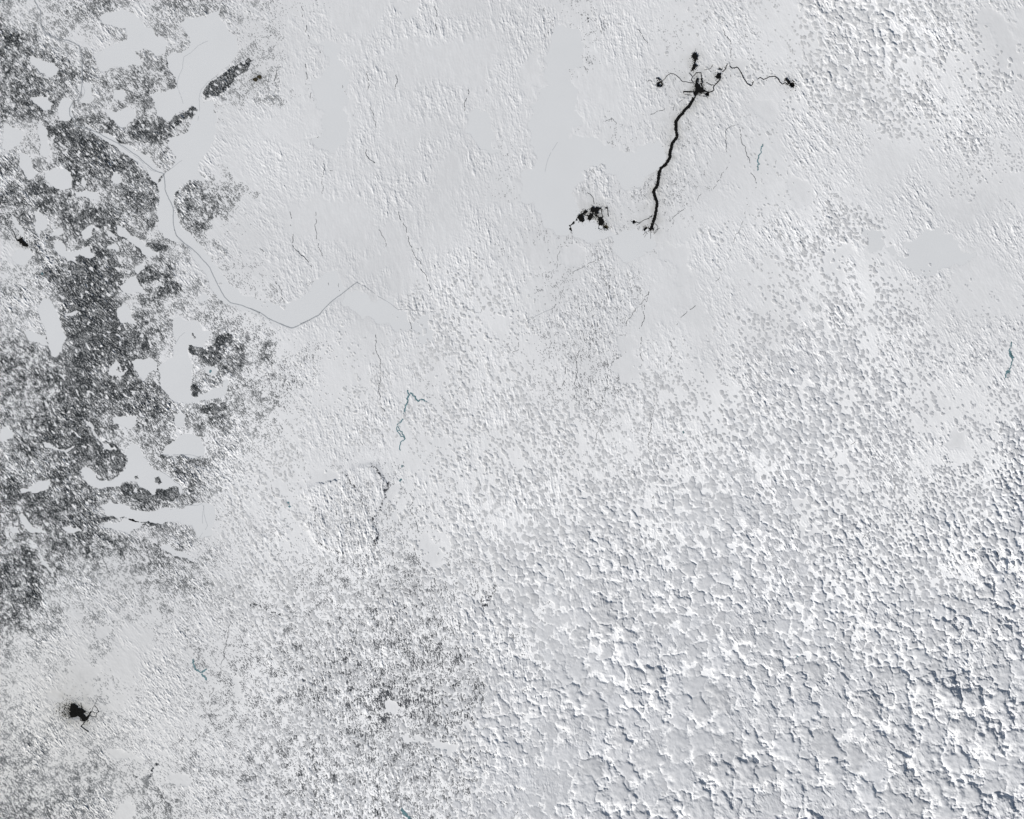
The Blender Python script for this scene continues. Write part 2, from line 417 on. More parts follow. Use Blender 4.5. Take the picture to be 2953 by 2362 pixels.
def B(x, y, p): return crop(x, y, S, p)
STREAMS = [B(700,600,p) for p in [
 [(610,20),(612,120),(610,250),(625,320),(660,400)],[(1290,30),(1330,130),(1360,220),(1400,320),(1470,440),(1475,490),(1520,560),(1545,620),(1550,690),(1565,730)],
 [(415,200),(420,330),(500,400),(550,470),(600,550)],[(140,335),(165,350),(185,400)],[(270,610),(320,680),(350,790)],[(390,30),(405,80),(400,150)],
 [(1125,180),(1165,240),(1185,320)],[(710,620),(715,640)],[(1100,1050),(1110,1110),(1130,1240),(1135,1400),(1140,1560),(1150,1660),(1190,1720)],
 [(1370,910),(1395,1010)],[(795,625),(802,690)],[(1980,820),(1975,880)],[(1640,1590),(1670,1580)],[(1810,1480),(1790,1500)]]] + [B(1450,600,p) for p in [
 [(1500,10),(1420,70),(1360,120),(1310,150),(1260,200),(1245,240)],[(2010,30),(1990,110),(1960,190),(1920,260),(1890,320),(1885,400),(1835,490),(1800,570),(1760,620)],
 [(1600,810),(1540,850),(1480,900),(1440,970)],[(1210,690),(1185,790),(1170,880),(1155,960),(1130,1000)],[(1150,1070),(1145,1130)],
 [(1380,1100),(1405,1160),(1370,1270),(1345,1340)],[(1310,1380),(1275,1450),(1260,1540),(1250,1620),(1240,1720)],[(1135,1365),(1080,1410),(1040,1450),(990,1490),(950,1530)],
 [(935,1570),(900,1630)],[(570,560),(590,520),(650,500),(680,470),(740,450),(800,430)],[(440,500),(450,410),(490,330),(520,270)],[(500,650),(480,720),(450,790),(400,840)],
 [(640,1010),(670,1060),(680,1130)],[(1145,1200),(1140,1330)],[(640,1180),(605,1260),(615,1350),(600,1430),(570,1530)],[(520,1320),(525,1420),(490,1480)],[(110,1040),(135,1110),(125,1180),(80,1200)],
 [(865,1390),(872,1415)],[(1215,700),(1100,830),(1010,1000)]]] + [B(1500,0,p) for p in [
 [(1668,80),(1660,130),(1662,190),(1685,250),(1720,310),(1745,370)],[(1752,400),(1745,440),(1748,510)],[(1780,1040),(1720,1065),(1700,1095),(1705,1160),(1705,1240),(1745,1330),(1690,1420),(1640,1500),(1600,1570)],
 [(1805,1030),(1830,1110),(1835,1170),(1870,1220),(1900,1320),(1910,1420),(1950,1500),(1955,1560)],[(1280,870),(1240,940)],[(1200,900),(1140,920),(1080,950)],[(1400,790),(1340,830),(1310,850)],
 [(970,240),(1020,310),(1060,360)],[(705,1010),(760,980),(800,1030)],[(1745,620),(1740,670)],[(1500,1610),(1470,1660)],[(1880,1640),(1885,1700)]]] + [B(700,0,p) for p in [
 [(490,50),(510,95),(495,140)],[(525,210),(530,240),(522,270)],[(540,290),(550,320),(565,345)],[(515,530),(525,600),(528,660),(545,740)],[(568,770),(565,815)],
 [(665,1340),(678,1400),(665,1480),(655,1520),(668,1560),(660,1610)],[(640,1120),(618,1140),(632,1195)],[(1025,1240),(1025,1290),(1060,1330),(1095,1355)],[(1590,50),(1607,95),(1605,140)],
 [(1868,740),(1850,830),(1840,920)],[(825,705),(828,730)],[(845,755),(858,785)],[(915,950),(912,1000),(900,1030)],[(630,400),(645,440)],[(155,520),(225,450)],[(1050,880),(1080,980),(1105,1060)],
 [(1030,590),(1045,690),(1030,760)],[(1270,620),(1260,740)],[(1600,200),(1608,250)],[(2020,740),(2018,780)],[(720,1415),(760,1412)]]] + [B(700,1200,p) for p in [
 [(1548,1232),(1552,1255),(1580,1275),(1600,1280),(1615,1300),(1640,1312)],[(1365,1058),(1378,1098)],[(1380,640),(1415,690),(1380,760),(1400,810),(1435,840),(1450,910),(1465,970)],
 [(1450,1460),(1435,1492)],[(1305,1305),(1330,1290),(1360,1285)],[(1408,1280),(1425,1288)],[(300,1130),(330,1260),(380,1370),(440,1480)],[(1410,1150),(1420,1140)],[(1300,560),(1340,610),(1360,650)],
 [(230,540),(240,600),(280,680)],[(1465,1250),(1500,1310)],[(2100,1470),(2105,1540),(2060,1590)],[(1250,380),(1290,430),(1305,470)]]] + [B(1450,1200,p) for p in [
 [(850,10),(815,60),(795,120),(775,180),(765,230),(750,280)],[(1240,0),(1230,90),(1215,200),(1210,290),(1250,380),(1290,470),(1295,540)],[(1255,640),(1230,710)],[(1180,800),(1180,860)],
 [(1095,1160),(1050,1165),(1010,1210),(955,1280)],[(920,1320),(880,1370),(865,1430),(860,1500)],[(830,1600),(790,1640),(740,1690)],[(1985,1205),(1930,1215),(1880,1215),(1820,1240),(1800,1270)],
 [(1780,1300),(1730,1390)],[(2115,735),(2090,790),(2030,840),(2020,920)],[(470,890),(445,930)],[(700,440),(680,480)],[(1710,1470),(1690,1520),(1640,1560)],[(1990,280),(1985,310)],[(1990,370),(1940,410)]]] + [B(2203,1200,p) for p in [
 [(590,310),(560,370),(510,450),(480,500),(470,560),(440,600),(455,650),(460,700)],[(425,570),(430,590)],[(350,1080),(378,1160),(345,1260)],[(1078,485),(1075,540),(1082,600),(1080,650)],[(775,180),(720,240)],
 [(1550,490),(1548,540)],[(2110,200),(2100,240)],[(1050,890),(990,970),(985,1000)],[(880,960),(820,1010)],[(950,1120),(930,1170)],[(1260,1160),(1330,1250)],[(700,540),(695,620)],[(2140,0),(2130,70)]]] + [B(700,1762,p) for p in [
 [(5,280),(40,300),(85,320)],[(250,845),(265,900),(272,1000)],[(1218,600),(1205,660),(1170,710)],[(1465,1610),(1490,1660),(1498,1690)],[(590,960),(575,1010)],[(895,1000),(890,1060)],[(910,1080),(900,1180)]]] + [B(0,1762,p) for p in [
 [(640,1060),(700,1120),(800,1185),(870,1240),(900,1290)],[(1520,1030),(1480,1090)],[(1910,90),(1890,200),(1860,360),(1830,500),(1780,600),(1740,700),(1740,820)],[(1985,200),(2020,270),(2090,320)],[(1670,1000),(1600,1090)],
 [(1770,1200),(1700,1330)]]]
ICEROADS = [A0([(285,0),(310,50),(335,90),(335,160),(340,210),(370,260),(420,300),(480,325),(560,335),(620,360),(655,385),(675,440),(680,520),(680,620),(680,700),(670,780),(640,830),(600,850),(575,900),(580,960),(615,1000),(620,1040),(680,1055),(760,1080),(820,1105),(900,1150),(980,1190),(1060,1240),(1150,1300),(1200,1350),(1260,1400),(1310,1425),(1355,1440),(1365,1500),(1368,1570),(1400,1650),(1435,1725),(1438,1860),(1460,1950),(1520,2010),(1590,2060),(1660,2130),(1740,2220),(1770,2290),(1810,2370),(1860,2460),(1910,2510),(2000,2530),(2080,2560),(2156,2595)])
 + B(700,600,[(60,832),(150,870),(210,915),(300,955),(400,995),(440,985),(530,940),(630,890),(680,830),(720,790),(780,740),(850,690),(900,650),(950,615)])]
TRACKS = [A0(p) for p in [
 [(680,640),(665,670),(690,720),(705,760),(690,800),(655,830)],[(1725,340),(1640,380),(1580,440),(1525,470),(1515,560),(1480,640),(1465,710),(1500,800),(1520,860)],
 [(1800,630),(1720,680),(1670,740),(1650,820),(1655,900),(1640,1000)],[(1360,1440),(1430,1390),(1510,1330)],[(1320,3770),(1500,3770),(1600,3775),(1660,3800),(1700,3830),(1720,3860),(1780,3930)],
 [(1700,3820),(1760,3780),(1900,3730)],[(1190,3790),(1300,3880),(1400,3950),(1500,4030),(1520,4100)],[(1410,4225),(1560,4190),(1640,4190),(1670,4175),(1690,4200),(1690,4260),(1720,4360),(1650,4460)],
 [(1460,2840),(1490,2790),(1550,2740)],[(345,215),(360,270),(430,315),(500,340),(600,370)],[(980,1195),(1060,1255),(1140,1310),(1190,1360),(1250,1410),(1340,1435)],
 [(1445,1900),(1475,1975),(1540,2030),(1610,2090)],[(1690,4190),(1680,4340)],[(1360,4430+0),(1440,4460)]]] + [B(700,600,[(950,620),(1080,700),(1200,775),(1290,843),(1450,853),(1600,858)]), B(1500,0,[(310,1180),(270,1240),(230,1320),(205,1430)]),
 B(700,600,[(1800,870),(1860,840),(1960,870)]), B(1450,600,[(200,940),(400,840),(440,810)])]
RIVERS = [(2.6, B(700,600,[(1370,1510),(1385,1545),(1360,1580),(1362,1620),(1345,1670),(1340,1725),(1320,1760),(1285,1785)])),
 (2.6, B(700,600,[(1385,1535),(1420,1560),(1440,1590),(1460,1605),(1500,1590),(1530,1605)])),
 (2.0, B(700,1200,[(1285,65),(1290,120),(1320,130),(1335,160),(1350,190)])),(1.8, B(700,1200,[(1283,85),(1290,140),(1310,170),(1345,185),(1310,215),(1300,260),(1310,285)])),
 (2.2, B(2203,600,[(2050,1110),(2030,1180),(2050,1215),(2055,1245),(2050,1290),(2030,1340)])),(8.0, B(2203,600,[(2028,1345),(2018,1380),(2012,1410)])),(5.0, B(2203,600,[(2035,1190),(2050,1225),(2068,1245)])),
 (2.2, B(1500,0,[(2015,1195),(1995,1240),(1975,1290),(1985,1360),(1965,1410)])),(3.0, B(0,1762,[(1600,400),(1600,440),(1640,490),(1680,505),(1715,485)])),(3.2, B(0,1762,[(1670,520),(1695,545),(1705,575)])),
 (7.0, B(2203,1200,[(2156,370),(2145,400),(2156,420)])),(6.0, B(700,1762,[(1310,1650),(1345,1680),(1370,1700),(1385,1730)])),(5.0, B(700,1200,[(375,710),(385,745),(395,755)])),
 (4.0, B(2203,1762,[(270,375),(300,400),(330,385)])),(4.0, B(2203,1762,[(130,850),(120,890),(85,910)])),(5.0, B(2203,1762,[(1080,1215),(1060,1240),(1040,1260)])),
 (4.0, B(700,1200,[(1315,410),(1330,420)])),(3.0, B(700,1200,[(1318,520),(1305,545)])),(3.5, B(1450,1200,[(1490,125),(1500,145)])),(3.0, B(0,600,[(345,535),(360,550)])),(6.0, B(0,600,[(1735,1355),(1750,1362)]))]
PLATEAUS = [(.9, B(700,1200,[(850,470),(1040,400),(1110,400),(1160,500),(1210,570),(1170,640),(1160,720),(1100,830),(1095,900),(1120,1010),(1090,1080),(1000,1100),(830,1150),(700,1110),(600,1050),(550,970),(520,900),(560,800),(560,680),(480,650),(620,560)])),
 (.35, B(700,1200,[(270,850),(320,860),(370,930),(375,980),(320,1020),(270,990)])),(.4, B(1450,600,[(945,1280),(990,1230),(1060,1220),(1095,1280),(1085,1350),(1020,1370),(960,1345)])),
 (.3, B(0,0,[(1690,800),(1800,640),(2000,500),(2090,500),(1940,700),(1760,830)])),(.3, B(0,0,[(1280,1090),(1590,880),(1630,910),(1480,1040),(1250,1160)])),
 (.35, B(0,1200,[(1370,340),(1500,330),(1640,390),(1690,450),(1640,560),(1500,560),(1380,430)])),(.35, B(700,1200,[(700,1480),(750,1460),(810,1470),(820,1540),(760,1590),(700,1570)])),
 (.4, B(700,1200,[(1200,1560),(1260,1520),(1330,1560),(1340,1630),(1280,1720),(1200,1700)])),(.4, B(1500,0,[(610,1070),(650,1050),(670,1080),(650,1140),(615,1130)])),(.35, B(1500,0,[(600,1340),(690,1290),(720,1350),(700,1450),(740,1640),(690,1650),(650,1480)]))]
# ------------------------------------------------------------------ mines: black ground, pits, piles, roads
Z1 = (1860, 130, 8.624); Z2 = (2080, 150, 8.624); Z3 = (1630, 530, 7.187); Z5 = (150, 1950, 8.625); Z6 = (0, 620, 14.37); Z7 = (560, 120, 4.083)
def Z(z, p): return crop(z[0], z[1], z[2], p)
HAUL = [  # (width, points, category)
 (8.6, B(1500,0,[(1455,770),(1435,820),(1400,880),(1360,920),(1320,965),(1290,1010),(1290,1070),(1300,1130),(1290,1150),(1260,1190),(1245,1250),(1240,1310),(1210,1360),(1165,1395),(1150,1440),(1145,1500),(1130,1550),(1105,1590),(1120,1640),(1135,1690),(1130,1725)])
   + B(1450,600,[(1268,30),(1258,80),(1245,120),(1235,165),(1215,180)])),
 (1.6, Z(Z1,[(1220,950),(1100,935),(1000,910),(950,915),(900,880),(860,825),(800,775),(740,730),(690,712),(630,712),(580,740),(530,780),(490,845),(430,890),(330,930),(290,970)])),
 (2.8, Z(Z1,[(1480,1130),(1540,1160),(1600,1175),(1680,1150),(1710,1120),(1695,1050),(1760,970),(1840,890),(1865,850),(1850,790)])),
 (2.4, Z(Z1,[(1870,690),(1910,675),(1960,640),(2010,590),(2015,530),(2040,480),(2070,468),(2100,490),(2120,540)]) + Z(Z2,[(265,400),(400,380),(430,410),(480,500),(540,630),(640,780),(740,845),(770,810),(790,750),(880,700),(970,635),(1050,685),(1100,665),(1190,617),(1330,605),(1400,655),(1460,750),(1520,800),(1590,760),(1650,815)])),
 (2.0, Z(Z1,[(1200,930),(1150,860),(1180,790),(1230,750),(1270,690),(1390,680),(1400,760),(1415,860),(1420,970),(1400,1030)])),
 (2.0, Z(Z1,[(1100,700),(1160,760),(1180,790)])), (1.6, Z(Z1,[(1520,935),(1570,950),(1630,990),(1710,1000)])),
 (1.2, Z(Z1,[(950,1170),(970,1210)])), (1.0, Z(Z1,[(980,1235),(1050,1228),(1130,1250)])), (1.0, Z(Z1,[(1290,1210),(1350,1260),(1450,1270),(1560,1300)])),
 (1.0, Z(Z1,[(60,930),(80,880),(130,875),(180,920)])), (3.0, Z(Z1,[(290,960),(300,1020),(340,1040)])), (1.2, Z(Z1,[(1480,620),(1620,590),(1690,490)])),
 (1.6, Z(Z3,[(350,620),(450,665),(600,620),(700,720)])), (2.5, Z(Z3,[(640,640),(720,740),(790,830)])), (1.4, Z(Z3,[(1425,785),(1470,790),(1540,820),(1600,770),(1660,740),(1700,730),(1780,680)])),
 (1.2, Z(Z3,[(450,190),(520,220),(580,300),(600,420)])), (2.0, Z(Z3,[(740,500),(755,600),(770,700),(760,780)])), (1.0, Z(Z3,[(1470,860),(1540,820)])),
 (.9, Z(Z3,[(1670,1000),(1610,1060)])), (.9, Z(Z3,[(1690,1000),(1640,1110)])), (.9, Z(Z3,[(1770,990),(1770,1140)])), (1.0, Z(Z3,[(1840,810),(1920,890),(1900,980),(1830,1050)])),
 (1.3, Z(Z5,[(1060,735),(1010,790),(990,860),(1040,900),(1110,920),(1160,890),(1120,800),(1060,735)])), (1.3, Z(Z5,[(1110,920),(1090,1020),(960,1000),(940,950)])), (.9, Z(Z5,[(1060,730),(1100,600),(1160,500),(1230,510)])),
 (2.4, Z(Z5,[(800,1120),(780,1200),(720,1240)])), (1.4, Z(Z5,[(720,660),(725,740),(740,800)])), (1.6, Z(Z7,[(965,380),(958,420),(940,470)])), (.9, Z(Z7,[(965,380),(970,330)])), (1.0, Z(Z7,[(640,460),(690,440),(730,430)])), (.8, Z(Z7,[(800,490),(835,450),(880,480)])),
 (2.2, Z(Z6,[(570,750),(640,930),(700,1070)])),
]
RUNWAYS = [(3.6, Z(Z1,[(950,1158),(1060,1160),(1250,1172)])), (1.8, Z(Z3,[(868,490),(880,570),(895,680)])), (2.6, Z(Z5,[(710,1240),(800,1310),(905,1390)]))]
PITS = [ # centre, radius, label
 (Z(Z1,[(380,975)])[0], 7.6, 'round black pit with a pale centre at the far end of the thin western road', 'tail'),
 (Z(Z1,[(1550,1220)])[0], 5.0, 'small round black pit just below the big black mine yard', 'b'),
 (Z(Z1,[(1865,625)])[0], 5.8, 'black round pit, upper one of the pair on the bend east of the mine yard', 'b'),
 (Z(Z2,[(1770,815)])[0], 7.0, 'round black pit at the eastern end of the long winding road', 'b'),
 (Z(Z3,[(738,900)])[0], 5.6, 'black round pit, left of the two touching pits at the lake shore', 'b'),
 (Z(Z3,[(838,905)])[0], 6.4, 'brownish round pit, right of the two touching pits at the lake shore', 'brown'),
 (Z(Z3,[(1680,945)])[0], 6.6, 'round black pit at the lower end of the thick black haul road', 'b'),
 (Z(Z3,[(1425,785)])[0], 4.0, 'tiny black pit at the end of the wiggling side road near the haul road foot', 'b'),
]
YARDS = [ # outline, name, label, material
 (Z(Z1,[(1165,260),(1200,200),(1260,190),(1290,240),(1320,300),(1300,370),(1270,380),(1250,450),(1225,465),(1205,450),(1230,370),(1190,330)]),'waste_rock_pile','black waste rock pile at the top of the northern mine branch'),
 (Z(Z1,[(1190,480),(1240,465),(1290,510),(1315,530),(1270,545),(1240,600),(1190,640),(1150,668),(1160,590),(1185,540)]),'waste_rock_pile','ragged black waste pile hanging below the northernmost one'),
 (Z(Z1,[(1245,960),(1300,940),(1360,980),(1380,1040),(1440,1080),(1500,1130),(1450,1190),(1380,1195),(1300,1215),(1260,1240),(1210,1235),(1190,1190),(1270,1130),(1240,1050)]),'mine_yard','big black mine yard where the haul road and the airstrip meet'),
 (Z(Z1,[(1250,940),(1262,870),(1285,830),(1320,830),(1325,880),(1295,950)]),'waste_rock_pile','narrow black waste pile on the upper side of the big mine yard'),
 (Z(Z1,[(1390,830),(1420,840),(1430,960),(1415,1040),(1395,1000),(1405,920)]),'waste_rock_pile','thin black strip of waste along the right side of the yard loop road'),
 (Z(Z1,[(265,830),(310,815),(360,840),(400,880),(370,870),(340,865),(310,840)]),'waste_rock_pile','small curved black waste pile above the pale centred pit'),
 (Z(Z1,[(1790,710),(1830,700),(1865,690),(1900,700),(1870,760),(1865,820),(1830,845),(1780,830),(1760,780),(1775,740)]),'waste_rock_pile','black waste pile, lower one of the pair on the bend east of the mine yard'),
 (Z(Z2,[(1590,665),(1615,645),(1645,665),(1680,720),(1720,770),(1720,800),(1690,800),(1640,775),(1605,720)]),'waste_rock_pile','long black waste pile beside the easternmost round pit'),
 (Z(Z2,[(1755,710),(1768,690),(1785,710),(1768,725)]),'fuel_store','tiny black square patch above the easternmost round pit'),
 (Z(Z3,[(265,650),(340,615),(400,555),(455,580),(430,612),(350,655),(385,740),(375,790),(335,797),(290,765)]),'waste_rock_pile','curled black waste pile at the left end of the lake mine'),
 (Z(Z3,[(520,560),(545,490),(570,465),(600,505),(700,505),(735,490),(745,520),(680,545),(690,620),(660,640),(610,590),(560,600)]),'waste_rock_pile','black waste pile along the top of the lake mine'),
 (Z(Z3,[(500,640),(570,610),(585,680),(545,740),(490,765),(465,700)]),'mine_yard','black yard in the middle of the lake mine'),
 (Z(Z3,[(690,700),(730,690),(765,720),(790,770),(812,772),(785,830),(775,860),(700,865),(690,780)]),'mine_yard','black yard just above the two touching pits at the lake shore'),
 (Z(Z3,[(815,495),(850,485),(885,500),(880,520),(820,515)]),'apron','small black apron at the top end of the short upright airstrip'),
 (Z(Z3,[(1735,965),(1770,910),(1800,880),(1815,910),(1845,935),(1830,960),(1790,955),(1750,975)]),'mine_yard','ragged black yard joining the haul road foot to its round pit'),
 (Z(Z3,[(1750,685),(1775,660),(1800,680),(1785,700)]),'storage_pad','small black pad left of the haul road near its foot'),
 (Z(Z3,[(1850,660),(1875,665),(1885,700),(1865,695)]),'storage_pad','small black pad right of the haul road near its foot'),
 (Z(Z5,[(450,780),(480,700),(540,680),(600,710),(640,760),(700,800),(760,820),(840,870),(830,905),(790,910),(752,880),(785,950),(850,1010),(900,985),(930,910),(970,870),(985,890),(945,940),(940,1000),(900,1060),(840,1110),(780,1125),(720,1055),(680,1030),(640,975),(590,1020),(480,1040),(430,960),(450,900),(440,850)]),'mine_yard','large solid black mine yard standing alone at the lower left'),
 (Z(Z5,[(1135,885),(1150,865),(1170,885),(1155,900)]),'storage_pad','tiny black pad on the oval track right of the lone black mine yard'),
 (Z(Z6,[(700,1050),(790,1010),(830,955),(930,930),(980,1060),(1020,1130),(1100,1200),(1190,1290),(1130,1330),(1030,1310),(960,1300),(890,1190),(820,1170),(780,1090),(720,1100)]),'mine_yard','black mine yard among dark woods at the left edge'),
 (Z(Z7,[(740,402),(765,392),(795,412),(790,445),(765,440),(735,425)]),'hamlet','brownish speck of a hamlet, right half, beyond the wooded ridge'),
 (Z(Z7,[(688,440),(715,430),(745,432),(750,455),(725,478),(700,465)]),'hamlet','brownish speck of a hamlet, left half, beyond the wooded ridge'),
]
BLACK = np.zeros(SHAPE, np.float32)
for wd, p in HAUL + RUNWAYS: line_mask(BLACK, p, max(wd, 1.5), min(1, wd / 3))
for c, r, _, _ in PITS: poly_mask(BLACK, [(c[0] + r * math.cos(a / 3), c[1] + r * math.sin(a / 3)) for a in range(19)])
for k, (p, _, _) in enumerate(YARDS): poly_mask(BLACK, p)

# ------------------------------------------------------------------ rasters
LAKE = np.zeros(SHAPE, np.float32)
lake_outlines = []
for k, p in enumerate(LAKES):
    q = rough(p, .16, 5, True, 100 + k); lake_outlines.append((q, 'wooded')); poly_mask(LAKE, q)
for k, p in enumerate(SNOWLAKES):
    q = rough(p, .36, 5, True, 300 + k)
    if k in (0, 1, 3, 4, 5, 12): lake_outlines.append((q, 'open'))
    poly_mask(LAKE, q)
soft_lake = blur(LAKE, 5)

X = MX; Y = MY
wv = iso(70, 21) * 14; wv2 = iso(70, 22) * 14
fd = digits(FOREST + ["443332112210000"] * 2, 50.0) / 10.0
fd *= (X < 800)
fd = np.roll(np.roll(fd, 0, 0), 0, 1)
# wander of the cover along its edges
jx = np.clip(((X + wv + MARG) / STEP).astype(np.int32), 0, NX - 1); jy = np.clip(((Y + wv2 + MARG) / STEP).astype(np.int32), 0, NY - 1)
fd = fd[jy, jx]
for v, p in BOOST: poly_mask(fd, rough(p, .2, 6, True, int(v * 100) + len(p)), v, 'max')
isl = np.zeros(SHAPE, np.float32)
for v, p in BOOST:
    if len(p) <= 5: poly_mask(isl, rough(p, .2, 4, True, 5), 1)

# streak directions
wl = sstep(1100, 500, X); wr = sstep(1700, 2300, X) ; wc = np.clip(1 - wl - wr, 0, 1)
fine = wl * std(streak(52, 2.6, 9, 31) + .9 * streak(50, 2.6, 26, 131) + .4 * streak(75, 2.4, 16, 132)) + wc * streak(78, 2.6, 12, 32) + wr * streak(62, 2.6, 11, 33)
mid = wl * streak(50, 7, 24, 34) + wc * streak(80, 8, 40, 35) + wr * streak(60, 8, 34, 36)
big = wl * streak(48, 22, 70, 37) + wc * streak(76, 26, 90, 38) + wr * streak(60, 26, 90, 39)
swirl = fractal(4, 60, 40, 1.4)
grain = iso(3.0, 41, 3)

def cover(density, score):
    return erf_cdf(score) < density

fscore = (fine * .75 + grain * .70 + mid * .55 + big * .30 + fractal(10, 90, 42, 1.3) * .60)
fscore = std(fscore)
dens = np.clip(fd * 1.45 - .03, 0, .975) * (1 - LAKE * (1 - isl))
gul = np.abs(streak(54, 11, 44, 43)) < .075            # snow-filled gullies through the woods
gul |= (np.abs(streak(100, 9, 22, 44)) < .05) | (np.abs(streak(30, 12, 30, 45)) < .045)
dens = np.where(gul, dens * .12, dens)
ponds = sstep(1.35, 1.65, std(streak(50, 16, 34, 46) + .25 * fractal(5, 30, 47))) * sstep(.15, .3, blur(fd, 6)) * (1 - np.clip(isl, 0, 1))
dens = dens * (1 - ponds)
tmargin = dens - erf_cdf(fscore)
trees = (tmargin > 0) & (fd > .02)

wA = iso(160, 23) * 34; wB = iso(160, 24) * 34
jx = np.clip(((X + wA + MARG) / STEP).astype(np.int32), 0, NX - 1); jy = np.clip(((Y + wB + MARG) / STEP).astype(np.int32), 0, NY - 1)
rd = (digits(ROCKS, 100.0) / 9.0)[jy, jx]
rd = rd ** 1.15 * .54
rscore = std(swirl * .5 + grain * .8 + fine * .7 + mid * .6 + fractal(6, 160, 51, 1.2) * .45)
PL = np.zeros(SHAPE, np.float32)
H = np.zeros(SHAPE, np.float32)
for k, (h, p) in enumerate(PLATEAUS):
    m_ = np.zeros(SHAPE, np.float32); poly_mask(m_, rough(p, .12, 6, True, 700 + k)); H += .7 * h * blur(m_, 5.0); PL = np.maximum(PL, m_ )
rim = np.zeros(SHAPE, np.float32)
for wd, p in [(4.5, B(700,1200,[(1060,400),(1130,470),(1210,570),(1175,640),(1160,720),(1130,780),(1085,840),(1095,900),(1100,960),(1120,1010),(1090,1080)])),(7, B(700,1200,[(1060,400),(1130,470),(1160,510),(1210,570)])),(9, B(700,1200,[(1175,620),(1160,720),(1130,780)])),(12, B(700,1200,[(1080,840),(1095,900),(1100,960),(1120,1010),(1090,1070)])),
              (7, B(700,1200,[(860,1130),(760,1120),(690,1090),(620,1040)])),(7, B(700,1200,[(1220,1540),(1290,1540),(1345,1610)])),(9, B(700,1200,[(60,1570),(150,1580),(240,1620),(330,1660)])),(9, B(700,1200,[(2090,1400),(2075,1480),(2000,1580)])),
              (9, B(700,1762,[(1000,830),(1060,920),(1130,950)])),(12, B(700,1762,[(1200,880),(1260,870),(1360,860)])),(10, B(700,1762,[(1330,640),(1400,610),(1430,580)])),(9, B(700,1762,[(1160,480),(1215,510)])),(9, B(700,1762,[(1460,720),(1560,700),(1620,650)])),
              (9, B(700,1762,[(1700,620),(1800,640)])),(6, B(700,1762,[(1310,1045),(1400,1050),(1480,1090),(1505,1120)])),(6, B(700,1762,[(560,1170),(600,1140),(660,1130)])),(7, B(700,1762,[(500,1160),(560,1220),(640,1300),(690,1390)])),
              (3.5, B(0,1200,[(1120,1110),(1190,1200),(1300,1280),(1450,1370),(1600,1420),(1750,1480),(1870,1560)])),(4.5, B(0,1200,[(1080,1020),(1200,1080),(1310,1110),(1420,1130),(1520,1180),(1610,1215)])),(3, B(0,1200,[(1450,1330),(1540,1450),(1620,1600)])),(4, B(700,1200,[(850,490),(900,560),(980,690),(1050,800)])),(3, B(700,1200,[(560,690),(600,850),(690,1000)])),(3, B(700,1200,[(700,620),(780,780),(900,960)])),
              (7, B(700,1762,[(1160,760),(1165,840)])),(6, B(700,1762,[(1720,1010),(1760,1040),(1810,1065)])),(7, B(700,1762,[(1660,1090),(1680,1130)])),(8, B(700,1762,[(880,640),(930,710)])),(8, B(700,1762,[(1130,1680),(1100,1650)])),
              (6, B(0,1762,[(1100,1360),(1160,1400),(1230,1380),(1310,1260)])),(5, B(1450,600,[(945,1270),(985,1235),(1040,1225)])),(6, B(700,0,[(180,345),(230,300)])),(6, B(0,1762,[(490,750),(560,700)])),(7, B(1500,0,[(540,90),(550,190)])),(7, B(1500,0,[(710,1010),(760,985)]))]:
    line_mask(rim, rough(p, .25, 5, False, 3), wd)
rimb = blur(rim, 2.0) * sstep(-.6, .8, grain * .5 + iso(9, 55) + .3)
rd = np.maximum(rd, .72 * rimb)
BY = np.zeros(SHAPE, np.float32)
for c, r, _, _ in PITS: poly_mask(BY, [(c[0] + r * math.cos(a / 3), c[1] + r * math.sin(a / 3)) for a in range(19)])
for p, _, _ in YARDS: poly_mask(BY, p)
lone = np.exp(-(((X - 192) / 26) ** 2 + ((Y - 2050) / 24) ** 2))          # soot fan of the lone yard
lone2 = np.exp(-(((X - 190) / 75) ** 2 + ((Y - 2015) / 85) ** 2))
rmargin = np.clip(rd, 0, .85) * (1 - LAKE) - erf_cdf(rscore)
rocks = (rmargin > 0) & (rd > .012)
speck = std(fine * .6 + grain)

# ---------------- relief
rawr = wl * std(fine * .35 + mid * 1 + big * .8) + wc * std(fine * .35 + mid + big * 1.1) + wr * std(fine * .4 + mid + big)
rawr = std(rawr + .5 * swirl)
rawr = rawr + .35 * np.clip(rawr, 0, 3) ** 2             # narrow crests, wide hollows
rough_map = .55 + .5 * np.clip(fractal(40, 400, 61, 1.8), -1, 1.6)
rough_map = np.clip(rough_map + .9 * blur(PL, 3), .12, 2.0) * (1 - np.clip(soft_lake * 1.25, 0, 1)) * (1 - LAKE) * (1 - ponds)
gy_, gx_ = np.gradient(rawr, STEP / U)
sl_rms = float(np.sqrt((gx_ ** 2 + gy_ ** 2).mean()))
amp = (.115 + .10 * np.clip(fd * 1.6, 0, 1))
relief = rawr * rough_map * amp / sl_rms
fr = grain * .5 + fine
gy_, gx_ = np.gradient(fr, STEP / U)
# long thin crests that wander, each bright on its sunny side
crest = np.zeros(SHAPE, np.float32)
for dg, ac, al, sd_, wgt in ((56, 15, 70, 141, .6 * wl + .15), (78, 17, 90, 142, wc + .2), (62, 16, 80, 143, wr + .3), (100, 18, 60, 144, .35 * wc + .2), (40, 20, 60, 145, .3 + 0 * wc)):
    nn = streak(dg, ac, al, sd_)
    gate = sstep(.1, 1.3, fractal(20, 200, sd_ + 50, 1.4))
    crest += np.exp(-(nn / .16) ** 2) * gate * wgt
relief += crest * .17 * np.clip(rough_map * 1.2, 0, 1.3)
relief += fr * (.065 + .10 * np.clip(fd * 1.6, 0, 1)) * (rough_map + .04) / float(np.sqrt((gx_ ** 2 + gy_ ** 2).mean()))
G = (H * (1 - LAKE) + relief - .05 * LAKE).astype(np.float32)
